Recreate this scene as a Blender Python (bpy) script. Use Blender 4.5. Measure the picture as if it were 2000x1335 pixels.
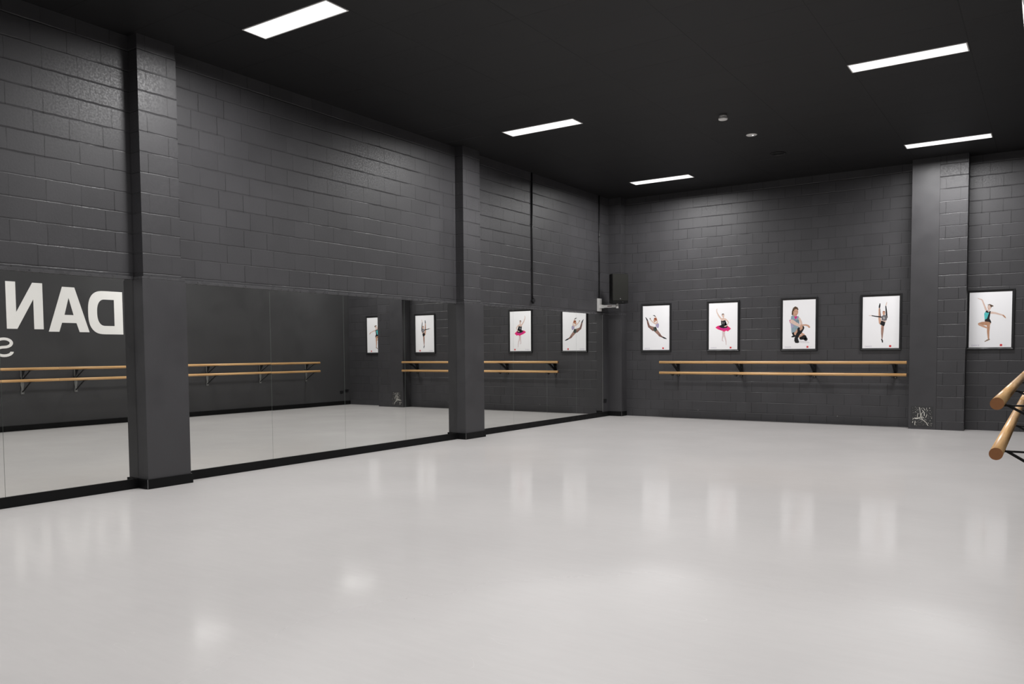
import bpy, bmesh, math, random
from mathutils import Vector, Matrix

random.seed(7)
for o in list(bpy.data.objects):
    bpy.data.objects.remove(o, do_unlink=True)
S = bpy.context.scene
COL = S.collection

# ------------------------------------------------------------------ camera
YAW, PIT, ROL = -0.5910499, -0.0489545, -0.0073472
cam_pos = Vector((7.63946, -15.26598, 1.34727))
fw = Vector((math.sin(YAW) * math.cos(PIT), math.cos(YAW) * math.cos(PIT), math.sin(PIT)))
rt = Vector((math.cos(YAW), -math.sin(YAW), 0))
up = rt.cross(fw)
r2 = rt * math.cos(ROL) + up * math.sin(ROL)
u2 = -rt * math.sin(ROL) + up * math.cos(ROL)
cd = bpy.data.cameras.new('camera')
cam = bpy.data.objects.new('camera', cd)
COL.objects.link(cam)
cam.matrix_world = Matrix(((r2.x, u2.x, -fw.x, cam_pos.x), (r2.y, u2.y, -fw.y, cam_pos.y),
                           (r2.z, u2.z, -fw.z, cam_pos.z), (0, 0, 0, 1)))
cd.sensor_width = 36.0
cd.lens = 1562.992 / 2000 * 36
cd.shift_y = 96.15 / 2000
cd.clip_start = 0.02
cd.clip_end = 60
S.camera = cam

# ------------------------------------------------------------------ world, exposure
wd = bpy.data.worlds.new('world')
S.world = wd
wd.use_nodes = True
wd.node_tree.nodes['Background'].inputs[0].default_value = (0.02, 0.02, 0.022, 1)
wd.node_tree.nodes['Background'].inputs[1].default_value = 0.5
S.view_settings.view_transform = 'Standard'
S.view_settings.look = 'None'
S.view_settings.gamma = 1
S.view_settings.use_curve_mapping = False
S.view_settings.exposure = 0.0
LAMP_W = 103.0          # watts of each ceiling luminaire
LAMP_SPREAD = math.radians(172)
DIFF_E = 1.5           # glow of the diffuser itself

# ------------------------------------------------------------------ room numbers (metres)
H = 4.5
W = 7.8
YB = -16.2
WL = -0.018            # face of the left block wall; the mirrors' glass is at x = 0
ZM, ZL, ZT = 0.0976, 2.098, 2.13   # mirror bottom, mirror top, top of the timber ledge
P1 = (-10.684, -10.201)
P2 = (-5.4205, -4.924)
PD = 0.166
QA, QB, QD, QS = 5.677, 6.498, 0.28, 6.092
LIGHT_X = (1.63, 6.288)
LIGHT_Y = (-1.315, -5.515, -9.972, -14.2)


# ------------------------------------------------------------------ materials
def new_mat(name, col, rough=0.5, metal=0.0, spec=0.5):
    m = bpy.data.materials.new(name)
    m.use_nodes = True
    b = m.node_tree.nodes['Principled BSDF']
    b.inputs['Base Color'].default_value = (*col, 1)
    b.inputs['Roughness'].default_value = rough
    b.inputs['Metallic'].default_value = metal
    b.inputs['Specular IOR Level'].default_value = spec
    return m


def N(m, t, **kw):
    n = m.node_tree.nodes.new(t)
    for k, v in kw.items():
        setattr(n, k, v)
    return n


def L(m, a, b):
    m.node_tree.links.new(a, b)


def math_n(m, op, a, b=None, clamp=False):
    n = N(m, 'ShaderNodeMath', operation=op, use_clamp=clamp)
    for i, v in enumerate((a, b)):
        if v is None:
            continue
        if isinstance(v, (int, float)):
            n.inputs[i].default_value = v
        else:
            L(m, v, n.inputs[i])
    return n.outputs[0]


def ramp(m, src, lo, hi, a=0.0, b=1.0):
    n = N(m, 'ShaderNodeMapRange')
    n.interpolation_type = 'SMOOTHSTEP'
    n.inputs[1].default_value = lo
    n.inputs[2].default_value = hi
    n.inputs[3].default_value = a
    n.inputs[4].default_value = b
    L(m, src, n.inputs[0])
    return n.outputs[0]


def noisy(name, col, rough, amp=0.12, scale=6.0, bump=0.0, bscale=60, spec=0.5, ramp_r=0.08):
    """plain paint or plastic with gentle procedural mottling"""
    m = new_mat(name, col, rough, spec=spec)
    b = m.node_tree.nodes['Principled BSDF']
    tc = N(m, 'ShaderNodeTexCoord')
    n = N(m, 'ShaderNodeTexNoise')
    n.inputs['Scale'].default_value = scale
    n.inputs['Detail'].default_value = 5
    L(m, tc.outputs['Object'], n.inputs['Vector'])
    mx = N(m, 'ShaderNodeMixRGB')
    mx.inputs[1].default_value = (*[c * (1 - amp) for c in col], 1)
    mx.inputs[2].default_value = (*[c * (1 + amp) for c in col], 1)
    L(m, n.outputs['Fac'], mx.inputs[0])
    L(m, mx.outputs[0], b.inputs['Base Color'])
    L(m, ramp(m, n.outputs['Fac'], 0.3, 0.7, rough - ramp_r, rough + ramp_r), b.inputs['Roughness'])
    if bump:
        n2 = N(m, 'ShaderNodeTexNoise')
        n2.inputs['Scale'].default_value = bscale
        n2.inputs['Detail'].default_value = 4
        L(m, tc.outputs['Object'], n2.inputs['Vector'])
        bp = N(m, 'ShaderNodeBump')
        bp.inputs['Strength'].default_value = 1
        bp.inputs['Distance'].default_value = bump
        L(m, n2.outputs['Fac'], bp.inputs['Height'])
        L(m, bp.outputs[0], b.inputs['Normal'])
    return m


def block_mat(name, col, u0, z0=0.142, bw=0.318, offset=0.36, rh=0.2008, mortar=0.0042):
    """painted concrete blockwork; courses 0.2 m, joints partly filled with paint"""
    m = new_mat(name, col, 0.5, spec=0.45)
    b = m.node_tree.nodes['Principled BSDF']
    tc = N(m, 'ShaderNodeTexCoord')
    ge = N(m, 'ShaderNodeNewGeometry')
    sp = N(m, 'ShaderNodeSeparateXYZ')
    L(m, tc.outputs['Object'], sp.inputs[0])
    sn = N(m, 'ShaderNodeSeparateXYZ')
    L(m, ge.outputs['True Normal'], sn.inputs[0])
    isx = math_n(m, 'GREATER_THAN', math_n(m, 'ABSOLUTE', sn.outputs[0]), 0.5)
    mu = N(m, 'ShaderNodeMix')
    mu.data_type = 'FLOAT'
    L(m, isx, mu.inputs[0])
    L(m, sp.outputs[0], mu.inputs[2])
    L(m, sp.outputs[1], mu.inputs[3])
    # a little waviness in the joints
    wob = N(m, 'ShaderNodeTexNoise')
    wob.inputs['Scale'].default_value = 9
    wob.inputs['Detail'].default_value = 3
    L(m, tc.outputs['Object'], wob.inputs['Vector'])
    wv = math_n(m, 'MULTIPLY', math_n(m, 'SUBTRACT', wob.outputs['Fac'], 0.5), 0.012)
    uu = math_n(m, 'ADD', math_n(m, 'ADD', mu.outputs[0], 100 * bw - u0), wv)
    vv = math_n(m, 'ADD', math_n(m, 'ADD', sp.outputs[2], rh * 20 - z0), wv)
    cb = N(m, 'ShaderNodeCombineXYZ')
    L(m, uu, cb.inputs[0])
    L(m, vv, cb.inputs[1])
    br = N(m, 'ShaderNodeTexBrick')
    br.offset = offset
    br.offset_frequency = 2
    br.squash = 1
    br.inputs['Scale'].default_value = 1
    br.inputs['Mortar Size'].default_value = mortar
    br.inputs['Mortar Smooth'].default_value = 0.3
    br.inputs['Brick Width'].default_value = bw
    br.inputs['Row Height'].default_value = rh
    br.inputs['Bias'].default_value = 0
    br.inputs['Color1'].default_value = (*[c * 0.93 for c in col], 1)
    br.inputs['Color2'].default_value = (*[c * 1.08 for c in col], 1)
    br.inputs['Mortar'].default_value = (*[c * 0.85 for c in col], 1)
    L(m, cb.outputs[0], br.inputs['Vector'])
    # paint fills the joints unevenly
    fil = N(m, 'ShaderNodeTexNoise')
    fil.inputs['Scale'].default_value = 1.6
    fil.inputs['Detail'].default_value = 4
    L(m, cb.outputs[0], fil.inputs['Vector'])
    # bed joints: struck so that the mortar slopes out to the top edge of the course below;
    # perpends: mere hairlines where the paint has filled them
    fr = math_n(m, 'MULTIPLY', math_n(m, 'FRACT', math_n(m, 'DIVIDE', vv, rh)), rh)
    down = ramp(m, fr, 0.0, 0.007)
    down.node.interpolation_type = 'LINEAR'
    back = ramp(m, fr, 0.008, 0.018, 1.0, 0.0)
    back.node.interpolation_type = 'LINEAR'
    bed = math_n(m, 'MULTIPLY', down, back)
    along = N(m, 'ShaderNodeTexNoise')
    along.inputs['Scale'].default_value = 2.3
    along.inputs['Detail'].default_value = 5
    L(m, cb.outputs[0], along.inputs['Vector'])
    bed = math_n(m, 'MULTIPLY', bed, ramp(m, along.outputs['Fac'], 0.35, 0.6, 0.35, 1.0))
    near = math_n(m, 'MINIMUM', fr, math_n(m, 'SUBTRACT', rh, fr))
    perp = math_n(m, 'MULTIPLY', br.outputs['Fac'], ramp(m, near, 0.004, 0.006))
    perp = math_n(m, 'MULTIPLY', perp, ramp(m, fil.outputs['Fac'], 0.40, 0.62, 0.12, 1.0))
    fac = math_n(m, 'ADD', perp, math_n(m, 'MULTIPLY', math_n(m, 'MULTIPLY', down, ramp(m, fr, 0.007, 0.012, 1.0, 0.0)), 0.22))
    pn = N(m, 'ShaderNodeTexNoise')
    pn.inputs['Scale'].default_value = 55
    pn.inputs['Detail'].default_value = 6
    L(m, tc.outputs['Object'], pn.inputs['Vector'])
    hgt = math_n(m, 'SUBTRACT', math_n(m, 'SUBTRACT', math_n(m, 'MULTIPLY', pn.outputs['Fac'], 0.12), math_n(m, 'MULTIPLY', perp, 1.1)), bed)
    bp = N(m, 'ShaderNodeBump')
    bp.inputs['Strength'].default_value = 1
    bp.inputs['Distance'].default_value = 0.0045
    L(m, hgt, bp.inputs['Height'])
    L(m, bp.outputs[0], b.inputs['Normal'])
    mx = N(m, 'ShaderNodeMixRGB')
    mx.inputs[2].default_value = (*[c * 0.40 for c in col], 1)
    L(m, fac, mx.inputs[0])
    blk = N(m, 'ShaderNodeMixRGB', blend_type='MULTIPLY')
    blk.inputs[0].default_value = 1
    L(m, br.outputs['Color'], blk.inputs[1])
    big = N(m, 'ShaderNodeTexNoise')
    big.inputs['Scale'].default_value = 2.2
    big.inputs['Detail'].default_value = 6
    L(m, tc.outputs['Object'], big.inputs['Vector'])
    cr = N(m, 'ShaderNodeCombineXYZ')
    g = ramp(m, big.outputs['Fac'], 0.3, 0.7, 0.93, 1.06)
    for i in range(3):
        L(m, g, cr.inputs[i])
    L(m, cr.outputs[0], blk.inputs[2])
    L(m, blk.outputs[0], mx.inputs[1])
    # a few chips of paint knocked off low on the wall
    vo = N(m, 'ShaderNodeTexVoronoi')
    vo.inputs['Scale'].default_value = 5.5
    L(m, tc.outputs['Object'], vo.inputs['Vector'])
    chip = math_n(m, 'LESS_THAN', vo.outputs['Distance'], 0.045)
    low = math_n(m, 'LESS_THAN', sp.outputs[2], 0.2)
    chip = math_n(m, 'MULTIPLY', math_n(m, 'MULTIPLY', chip, low), 0.8)
    m2 = N(m, 'ShaderNodeMixRGB')
    m2.inputs[2].default_value = (0.35, 0.35, 0.34, 1)
    L(m, chip, m2.inputs[0])
    L(m, mx.outputs[0], m2.inputs[1])
    L(m, m2.outputs[0], b.inputs['Base Color'])
    L(m, ramp(m, pn.outputs['Fac'], 0.3, 0.7, 0.42, 0.56), b.inputs['Roughness'])
    return m


WALLC = (0.0430, 0.0419, 0.0450)
M_BLK_L = block_mat('painted_blocks_left', WALLC, -11.807, 0.1575, 0.3225, 0.287, 0.1995)
M_BLK_B = block_mat('painted_blocks_back', WALLC, 0.4275, bw=0.2975, offset=0.622)
M_BLK_P1 = block_mat('painted_blocks_near_pillar', WALLC, -10.565, 0.1575, 0.3275, 0.304, 0.1995)
M_BLK_P2 = block_mat('painted_blocks_mid_pillar', WALLC, -5.298, 0.1575, 0.32, 0.3, 0.1995)
M_BLK_Q = block_mat('painted_blocks_back_pillar', WALLC, 6.181, bw=0.30, offset=0.317)
M_SMOOTH = noisy('smooth_charcoal_paint', WALLC, 0.47, 0.07, 3.0, 0.0006, 90, spec=0.45)
M_PLASTER = noisy('plaster_charcoal_paint', (0.043, 0.0425, 0.044), 0.5, 0.08, 2.0, 0.0008, 40, spec=0.4)
M_TRIM = noisy('ledge_paint', (0.062, 0.061, 0.064), 0.3, 0.1, 12, 0.0005, 50)
M_SKIRT = noisy('black_skirting', (0.0045, 0.0045, 0.0048), 0.5, 0.15, 8, spec=0.15)
M_BLACK = noisy('black_powder_coat', (0.010, 0.010, 0.011), 0.42, 0.1, 20, 0.0002, 200, spec=0.45)
M_SPK = noisy('speaker_shell', (0.006, 0.006, 0.006), 0.6, 0.1, 20, 0.0004, 180, spec=0.2)
M_GRILLE = noisy('speaker_grille', (0.016, 0.016, 0.014), 0.6, 0.1, 20, 0.0004, 180, spec=0.15)
M_WHITE = noisy('white_plastic', (0.72, 0.71, 0.69), 0.38, 0.03, 10)
M_WMETAL = noisy('white_enamel', (0.78, 0.77, 0.75), 0.35, 0.04, 14)
M_GREY = noisy('grey_label', (0.16, 0.10, 0.10), 0.5, 0.1, 30)
M_SCREW = noisy('steel_screw', (0.35, 0.35, 0.35), 0.35, 0.1, 30)
M_SCREW.node_tree.nodes['Principled BSDF'].inputs['Metallic'].default_value = 0.9
M_STEEL = noisy('dull_grey_steel', (0.15, 0.15, 0.145), 0.4, 0.15, 30)
M_LETTER = noisy('white_vinyl_letters', (0.90, 0.885, 0.86), 0.5, 0.03, 5)
M_PAPER = noisy('poster_paper', (0.93, 0.925, 0.94), 0.35, 0.02, 3, spec=0.4)
M_FRAME = noisy('poster_frame_black', (0.012, 0.012, 0.013), 0.5, 0.1, 15, spec=0.4)
M_JOINT = noisy('worn_ceiling_joint', (0.06, 0.06, 0.062), 0.6, 0.6, 8)
M_CHIP = noisy('bare_plaster_chips', (0.68, 0.66, 0.60), 0.7, 0.15, 40)
M_PATCH = noisy('patch_board', (0.030, 0.030, 0.031), 0.5, 0.2, 25, 0.0006, 60)

# ceiling: dark flush panels with fine joints
M_CEIL = new_mat('black_ceiling_panels', (0.016, 0.016, 0.017), 0.55, spec=0.35)


def build_ceiling_mat(m):
    b = m.node_tree.nodes['Principled BSDF']
    tc = N(m, 'ShaderNodeTexCoord')
    mp = N(m, 'ShaderNodeMapping')
    mp.inputs['Location'].default_value = (-1.06 + 1.165 * 40, 6.28 + 0.63 * 40, 0)
    L(m, tc.outputs['Object'], mp.inputs['Vector'])
    br = N(m, 'ShaderNodeTexBrick')
    br.offset = 0
    br.inputs['Scale'].default_value = 1
    br.inputs['Mortar Size'].default_value = 0.004
    br.inputs['Mortar Smooth'].default_value = 0.2
    br.inputs['Brick Width'].default_value = 1.165
    br.inputs['Row Height'].default_value = 0.63
    br.inputs['Color1'].default_value = (0.0085, 0.0083, 0.0090, 1)
    br.inputs['Color2'].default_value = (0.0098, 0.0096, 0.0102, 1)
    br.inputs['Mortar'].default_value = (0.002, 0.002, 0.002, 1)
    L(m, mp.outputs[0], br.inputs['Vector'])
    L(m, br.outputs['Color'], b.inputs['Base Color'])
    bp = N(m, 'ShaderNodeBump', invert=True)
    bp.inputs['Distance'].default_value = 0.003
    L(m, br.outputs['Fac'], bp.inputs['Height'])
    L(m, bp.outputs[0], b.inputs['Normal'])


build_ceiling_mat(M_CEIL)

# floor: pale grey dance vinyl, satin, finely scuffed
M_FLOOR = new_mat('grey_dance_vinyl', (0.6, 0.595, 0.59), 0.27, spec=0.5)


def build_floor_mat(m):
    b = m.node_tree.nodes['Principled BSDF']
    tc = N(m, 'ShaderNodeTexCoord')
    big = N(m, 'ShaderNodeTexNoise')
    big.inputs['Scale'].default_value = 0.9
    big.inputs['Detail'].default_value = 7
    big.inputs['Roughness'].default_value = 0.6
    L(m, tc.outputs['Object'], big.inputs['Vector'])
    mp = N(m, 'ShaderNodeMapping')
    mp.inputs['Rotation'].default_value = (0, 0, 0.5)
    mp.inputs['Scale'].default_value = (1.0, 7.0, 1)
    L(m, tc.outputs['Object'], mp.inputs['Vector'])
    st = N(m, 'ShaderNodeTexNoise')
    st.inputs['Scale'].default_value = 3.0
    st.inputs['Detail'].default_value = 8
    st.inputs['Roughness'].default_value = 0.7
    L(m, mp.outputs[0], st.inputs['Vector'])
    mx = N(m, 'ShaderNodeMixRGB')
    mx.inputs[1].default_value = (0.505, 0.486, 0.478, 1)
    mx.inputs[2].default_value = (0.550, 0.530, 0.520, 1)
    mixf = math_n(m, 'ADD', math_n(m, 'MULTIPLY', ramp(m, big.outputs['Fac'], 0.3, 0.7), 0.6),
                  math_n(m, 'MULTIPLY', ramp(m, st.outputs['Fac'], 0.3, 0.7), 0.4))
    L(m, mixf, mx.inputs[0])
    # thin pale scratches: narrow bands of a warped noise field
    w = N(m, 'ShaderNodeTexNoise')
    w.inputs['Scale'].default_value = 1.7
    w.inputs['Detail'].default_value = 2
    w.inputs['Distortion'].default_value = 1.2
    L(m, tc.outputs['Object'], w.inputs['Vector'])
    band = math_n(m, 'LESS_THAN', math_n(m, 'ABSOLUTE', math_n(m, 'SUBTRACT', w.outputs['Fac'], 0.52)), 0.0007)
    gate = N(m, 'ShaderNodeTexNoise')
    gate.inputs['Scale'].default_value = 2.6
    L(m, tc.outputs['Object'], gate.inputs['Vector'])
    scr = math_n(m, 'MULTIPLY', band, ramp(m, gate.outputs['Fac'], 0.62, 0.66))
    m2 = N(m, 'ShaderNodeMixRGB')
    m2.inputs[2].default_value = (0.74, 0.73, 0.71, 1)
    L(m, math_n(m, 'MULTIPLY', scr, 0.5), m2.inputs[0])
    L(m, mx.outputs[0], m2.inputs[1])
    # specks of dirt
    vo = N(m, 'ShaderNodeTexVoronoi')
    vo.inputs['Scale'].default_value = 2.2
    L(m, tc.outputs['Object'], vo.inputs['Vector'])
    sp = math_n(m, 'LESS_THAN', vo.outputs['Distance'], 0.012)
    m3 = N(m, 'ShaderNodeMixRGB')
    m3.inputs[2].default_value = (0.2, 0.2, 0.2, 1)
    L(m, math_n(m, 'MULTIPLY', sp, 0.6), m3.inputs[0])
    L(m, m2.outputs[0], m3.inputs[1])
    L(m, m3.outputs[0], b.inputs['Base Color'])
    b.inputs['Roughness'].default_value = 0.45
    b.inputs['Specular IOR Level'].default_value = 0.25
    b.inputs['Coat Weight'].default_value = 0.44
    b.inputs['Coat IOR'].default_value = 1.45
    # the vinyl is worn matt where people come in, at the camera end of the room
    vd = N(m, 'ShaderNodeVectorMath', operation='DISTANCE')
    vd.inputs[1].default_value = (6.5, -12.6, 0)
    L(m, tc.outputs['Object'], vd.inputs[0])
    wobd = math_n(m, 'ADD', vd.outputs['Value'], math_n(m, 'MULTIPLY', big.outputs['Fac'], 1.0))
    worn = ramp(m, wobd, 1.6, 3.0, 0.42, 0.0)
    L(m, math_n(m, 'ADD', worn, ramp(m, big.outputs['Fac'], 0.3, 0.7, 0.085, 0.15)), b.inputs['Coat Roughness'])
    bp = N(m, 'ShaderNodeBump')
    bp.inputs['Distance'].default_value = 0.004
    bp.inputs['Strength'].default_value = 0.15
    bn = N(m, 'ShaderNodeTexNoise')
    bn.inputs['Scale'].default_value = 5.0
    bn.inputs['Detail'].default_value = 5
    L(m, tc.outputs['Object'], bn.inputs['Vector'])
    L(m, bn.outputs['Fac'], bp.inputs['Height'])
    L(m, bp.outputs[0], b.inputs['Normal'])
    L(m, bp.outputs[0], b.inputs['Coat Normal'])


build_floor_mat(M_FLOOR)

M_MIRROR = new_mat('mirror_silver', (0.80, 0.805, 0.785), 0.0, 1.0)
M_GLASSEDGE = new_mat('polished_glass_edge', (0.30, 0.34, 0.31), 0.12, 0.0)


def wood_mat():
    m = new_mat('varnished_timber', (0.62, 0.36, 0.14), 0.32)
    b = m.node_tree.nodes['Principled BSDF']
    tc = N(m, 'ShaderNodeTexCoord')
    mp = N(m, 'ShaderNodeMapping')
    mp.inputs['Scale'].default_value = (60, 60, 1.6)
    L(m, tc.outputs['Object'], mp.inputs['Vector'])
    n = N(m, 'ShaderNodeTexNoise')
    n.inputs['Scale'].default_value = 1.0
    n.inputs['Detail'].default_value = 5
    L(m, mp.outputs[0], n.inputs['Vector'])
    mx = N(m, 'ShaderNodeMixRGB')
    mx.inputs[1].default_value = (0.52, 0.285, 0.110, 1)
    mx.inputs[2].default_value = (0.80, 0.50, 0.235, 1)
    L(m, ramp(m, n.outputs['Fac'], 0.3, 0.7), mx.inputs[0])
    L(m, mx.outputs[0], b.inputs['Base Color'])
    return m


M_WOOD = wood_mat()
M_WOODEND = noisy('sawn_timber_end', (0.30, 0.125, 0.045), 0.6, 0.2, 60)

M_DIFF = bpy.data.materials.new('lit_diffuser')
M_DIFF.use_nodes = True
_nt = M_DIFF.node_tree
_nt.nodes.remove(_nt.nodes['Principled BSDF'])
_em = _nt.nodes.new('ShaderNodeEmission')
_em.inputs[0].default_value = (1.0, 0.99, 0.985, 1)
_em.inputs[1].default_value = DIFF_E
_nt.links.new(_em.outputs[0], _nt.nodes['Material Output'].inputs[0])

M_LED = new_mat('small_indicator_lens', (0.9, 0.9, 0.9), 0.1)
M_LED.node_tree.nodes['Principled BSDF'].inputs['Emission Color'].default_value = (1, 1, 1, 1)
M_LED.node_tree.nodes['Principled BSDF'].inputs['Emission Strength'].default_value = 1.0


# ------------------------------------------------------------------ mesh helpers
def box(bm, x0, x1, y0, y1, z0, z1, mi=0, bev=0.0):
    vs = [bm.verts.new(p) for p in ((x0, y0, z0), (x1, y0, z0), (x1, y1, z0), (x0, y1, z0),
                                    (x0, y0, z1), (x1, y0, z1), (x1, y1, z1), (x0, y1, z1))]
    fs = []
    for f in ((0, 3, 2, 1), (4, 5, 6, 7), (0, 1, 5, 4), (1, 2, 6, 5), (2, 3, 7, 6), (3, 0, 4, 7)):
        fc = bm.faces.new([vs[i] for i in f])
        fc.material_index = mi
        fs.append(fc)
    if bev > 0:
        es = set()
        for f in fs:
            es.update(f.edges)
        bmesh.ops.bevel(bm, geom=list(es), offset=bev, segments=2, profile=0.7, affect='EDGES')
    return fs


def tube(bm, a, b, r, seg=20, r2_=None, mi=0, capmi=None):
    a, b = Vector(a), Vector(b)
    d = (b - a).normalized()
    s = d.orthogonal().normalized()
    t = d.cross(s)
    r2_ = r if r2_ is None else r2_
    A, B = [], []
    for i in range(seg):
        an = 2 * math.pi * i / seg
        v = s * math.cos(an) + t * math.sin(an)
        A.append(bm.verts.new(a + v * r))
        B.append(bm.verts.new(b + v * r2_))
    for i in range(seg):
        f = bm.faces.new((A[i], A[(i + 1) % seg], B[(i + 1) % seg], B[i]))
        f.smooth = True
        f.material_index = mi
    c1 = bm.faces.new(list(reversed(A)))
    c2 = bm.faces.new(B)
    c1.material_index = c2.material_index = mi if capmi is None else capmi


def lathe(bm, prof, seg=32, mi=0):
    """profile of (radius, z) turned round the local z axis"""
    rings = []
    for r, z in prof:
        if r < 1e-6:
            rings.append([bm.verts.new((0, 0, z))])
        else:
            rings.append([bm.verts.new((r * math.cos(2 * math.pi * i / seg), r * math.sin(2 * math.pi * i / seg), z))
                          for i in range(seg)])
    for A, B in zip(rings, rings[1:]):
        for i in range(seg):
            j = (i + 1) % seg
            if len(A) == 1 and len(B) == 1:
                continue
            if len(A) == 1:
                f = bm.faces.new((A[0], B[j], B[i]))
            elif len(B) == 1:
                f = bm.faces.new((A[i], A[j], B[0]))
            else:
                f = bm.faces.new((A[i], A[j], B[j], B[i]))
            f.smooth = True
            f.material_index = mi


def prism(bm, pts, axis, a, b, mi=0):
    """extrude a polygon given in the plane across 'axis' (0,1,2) from a to b"""
    def mk(p, h):
        c = [0, 0, 0]
        o = [i for i in range(3) if i != axis]
        c[o[0]], c[o[1]] = p
        c[axis] = h
        return bm.verts.new(c)
    A = [mk(p, a) for p in pts]
    B = [mk(p, b) for p in pts]
    n = len(pts)
    f = [bm.faces.new(A), bm.faces.new(list(reversed(B)))]
    for i in range(n):
        f.append(bm.faces.new((A[i], B[i], B[(i + 1) % n], A[(i + 1) % n])))
    for q in f:
        q.material_index = mi


def obj(name, bm, mats, parent=None, loc=None, fix=True):
    if fix:
        bmesh.ops.recalc_face_normals(bm, faces=bm.faces)
    me = bpy.data.meshes.new(name)
    bm.to_mesh(me)
    bm.free()
    for m in (mats if isinstance(mats, (list, tuple)) else [mats]):
        me.materials.append(m)
    o = bpy.data.objects.new(name, me)
    COL.objects.link(o)
    if parent:
        o.parent = parent
    if loc:
        o.location = loc
    return o


def B():
    return bmesh.new()


def thing(name, label, cat, loc=(0, 0, 0), rotz=0.0, group=None):
    o = bpy.data.objects.new(name, None)
    o.empty_display_size = 0.1
    COL.objects.link(o)
    o.location = loc
    o.rotation_euler = (0, 0, rotz)
    o['label'] = label
    o['category'] = cat
    if group:
        o['group'] = group
    return o


def struct(o):
    o['kind'] = 'structure'
    return o


def dup(root, label, loc):
    r = root.copy()
    COL.objects.link(r)
    r.location = loc
    r['label'] = label
    for ch in list(root.children):
        c = ch.copy()
        COL.objects.link(c)
        c.parent = r
        for g in list(ch.children):
            d = g.copy()
            COL.objects.link(d)
            d.parent = c
    return r


# ------------------------------------------------------------------ the room
b = B(); box(b, -0.2, W + 0.2, YB - 0.2, 0.2, -0.15, 0.0)
struct(obj('floor', b, M_FLOOR))
b = B(); box(b, -0.2, W + 0.2, YB - 0.2, 0.2, H, H + 0.15)
struct(obj('ceiling', b, M_CEIL))
b = B(); box(b, -0.2, WL, YB - 0.2, 0.2, 0, H)
struct(obj('wall_left', b, M_BLK_L))
b = B(); box(b, WL, W + 0.2, 0.0, 0.2, 0, H)
struct(obj('wall_back', b, M_BLK_B))
b = B(); box(b, W, W + 0.2, YB - 0.2, 0.0, 0, H)
struct(obj('wall_right', b, M_PLASTER))
b = B(); box(b, WL, W, YB - 0.2, YB, 0, H)
struct(obj('wall_front', b, M_PLASTER))


def left_pillar(name, y0, y1, mat):
    bb = B()
    box(bb, WL, PD - 0.031, y0 + 0.031, y1 - 0.031, ZL, H)
    up_ = obj(name, bb, mat)
    struct(up_)
    bb = B()
    box(bb, WL, PD, y0, y1, 0, ZL + 0.002, bev=0.003)
    obj('cladding', bb, M_SMOOTH, up_)
    return up_


left_pillar('wall_pillar_near', *P1, M_BLK_P1)
left_pillar('wall_pillar_middle', *P2, M_BLK_P2)
# boxed pier in the back left corner
b = B(); box(b, WL, 0.272, -0.217, 0.0, ZL, H)
pier = struct(obj('wall_pier_corner', b, M_BLK_B))
b = B(); box(b, WL, 0.291, -0.235, 0.0, 0, ZL + 0.002, bev=0.003)
obj('cladding', b, M_SMOOTH, pier)
# back pillar: smooth casing on the left, blocks on the right
b = B(); box(b, QS, QB, -QD, 0.0, 0, H)
bp_ = struct(obj('wall_pillar_back', b, M_BLK_Q))
b = B(); box(b, QA, QS - 0.002, -QD - 0.002, 0.0, 0, H, bev=0.003)
obj('steel_column_casing', b, M_SMOOTH, bp_)

# timber ledge running along the top of mirrors and pillars
b = B()


def ledge(bm, x1, ya, yb):
    box(bm, WL, x1, ya, yb, ZL + 0.001, ZT, bev=0.003)
    n = int((yb - ya) / 0.62)
    for i in range(n):
        yy = ya + 0.25 + i * 0.62
        if yy < yb - 0.05:
            tube(bm, (x1 - 0.002, yy, (ZL + ZT) / 2), (x1 + 0.0006, yy, (ZL + ZT) / 2), 0.006, 10, mi=1)


ledge(b, 0.010, -14.4, P1[0])
ledge(b, 0.010, P1[1], P2[0])
ledge(b, 0.010, P2[1], -0.235)
for (a_, c_) in (P1, P2):
    box(b, WL, PD - 0.008, a_ + 0.004, c_ - 0.004, ZL + 0.003, ZT - 0.004, bev=0.003)
box(b, WL, 0.281, -0.226, 0, ZL + 0.003, ZT - 0.004, bev=0.003)
struct(obj('trim_1', b, [M_TRIM, M_BLACK]))

# skirting
b = B()
t = 0.015
segs = [(YB, P1[0] - t, t), (P1[1] + t, P2[0] - t, t), (P2[1] + t, -0.235 - t, t)]
for y0, y1, x1 in segs:
    box(b, WL, x1, y0, y1, 0, ZM)
for (a_, c_) in (P1, P2):
    box(b, WL, PD + t, a_ - t, c_ + t, 0, ZM, bev=0.002)
box(b, WL, 0.291 + t * 0.4, -0.235 - t, 0, 0, ZM, bev=0.002)
struct(obj('baseboard_left', b, M_SKIRT))
b = B(); box(b, W - 0.015, W, YB, 0, 0, 0.10)
struct(obj('baseboard_right', b, M_SKIRT))
b = B(); box(b, 0.02, W - 0.016, YB, YB + 0.015, 0, 0.10)
struct(obj('baseboard_front', b, M_SKIRT))
# thin corner bead on the skirting and the pier
b = B()
for (a_, c_) in (P1, P2):
    box(b, PD + t - 0.002, PD + t + 0.0015, a_ - t - 0.0015, a_ - t + 0.002, 0.004, ZM)
box(b, 0.2955, 0.2985, -0.2515, -0.248, 0.004, ZM)
struct(obj('trim_2', b, M_SCREW))


# worn edges showing at three ceiling joints
for (x0_, x1_, yy_) in ((0.02, 0.95, -6.28), (0.014, 0.72, -5.653), (3.40, 3.97, -1.74)):
    b = B(); box(b, x0_, x1_, yy_ - 0.003, yy_ + 0.003, H - 0.002, H + 0.001)
    struct(obj('trim_4', b, M_JOINT))


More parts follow.
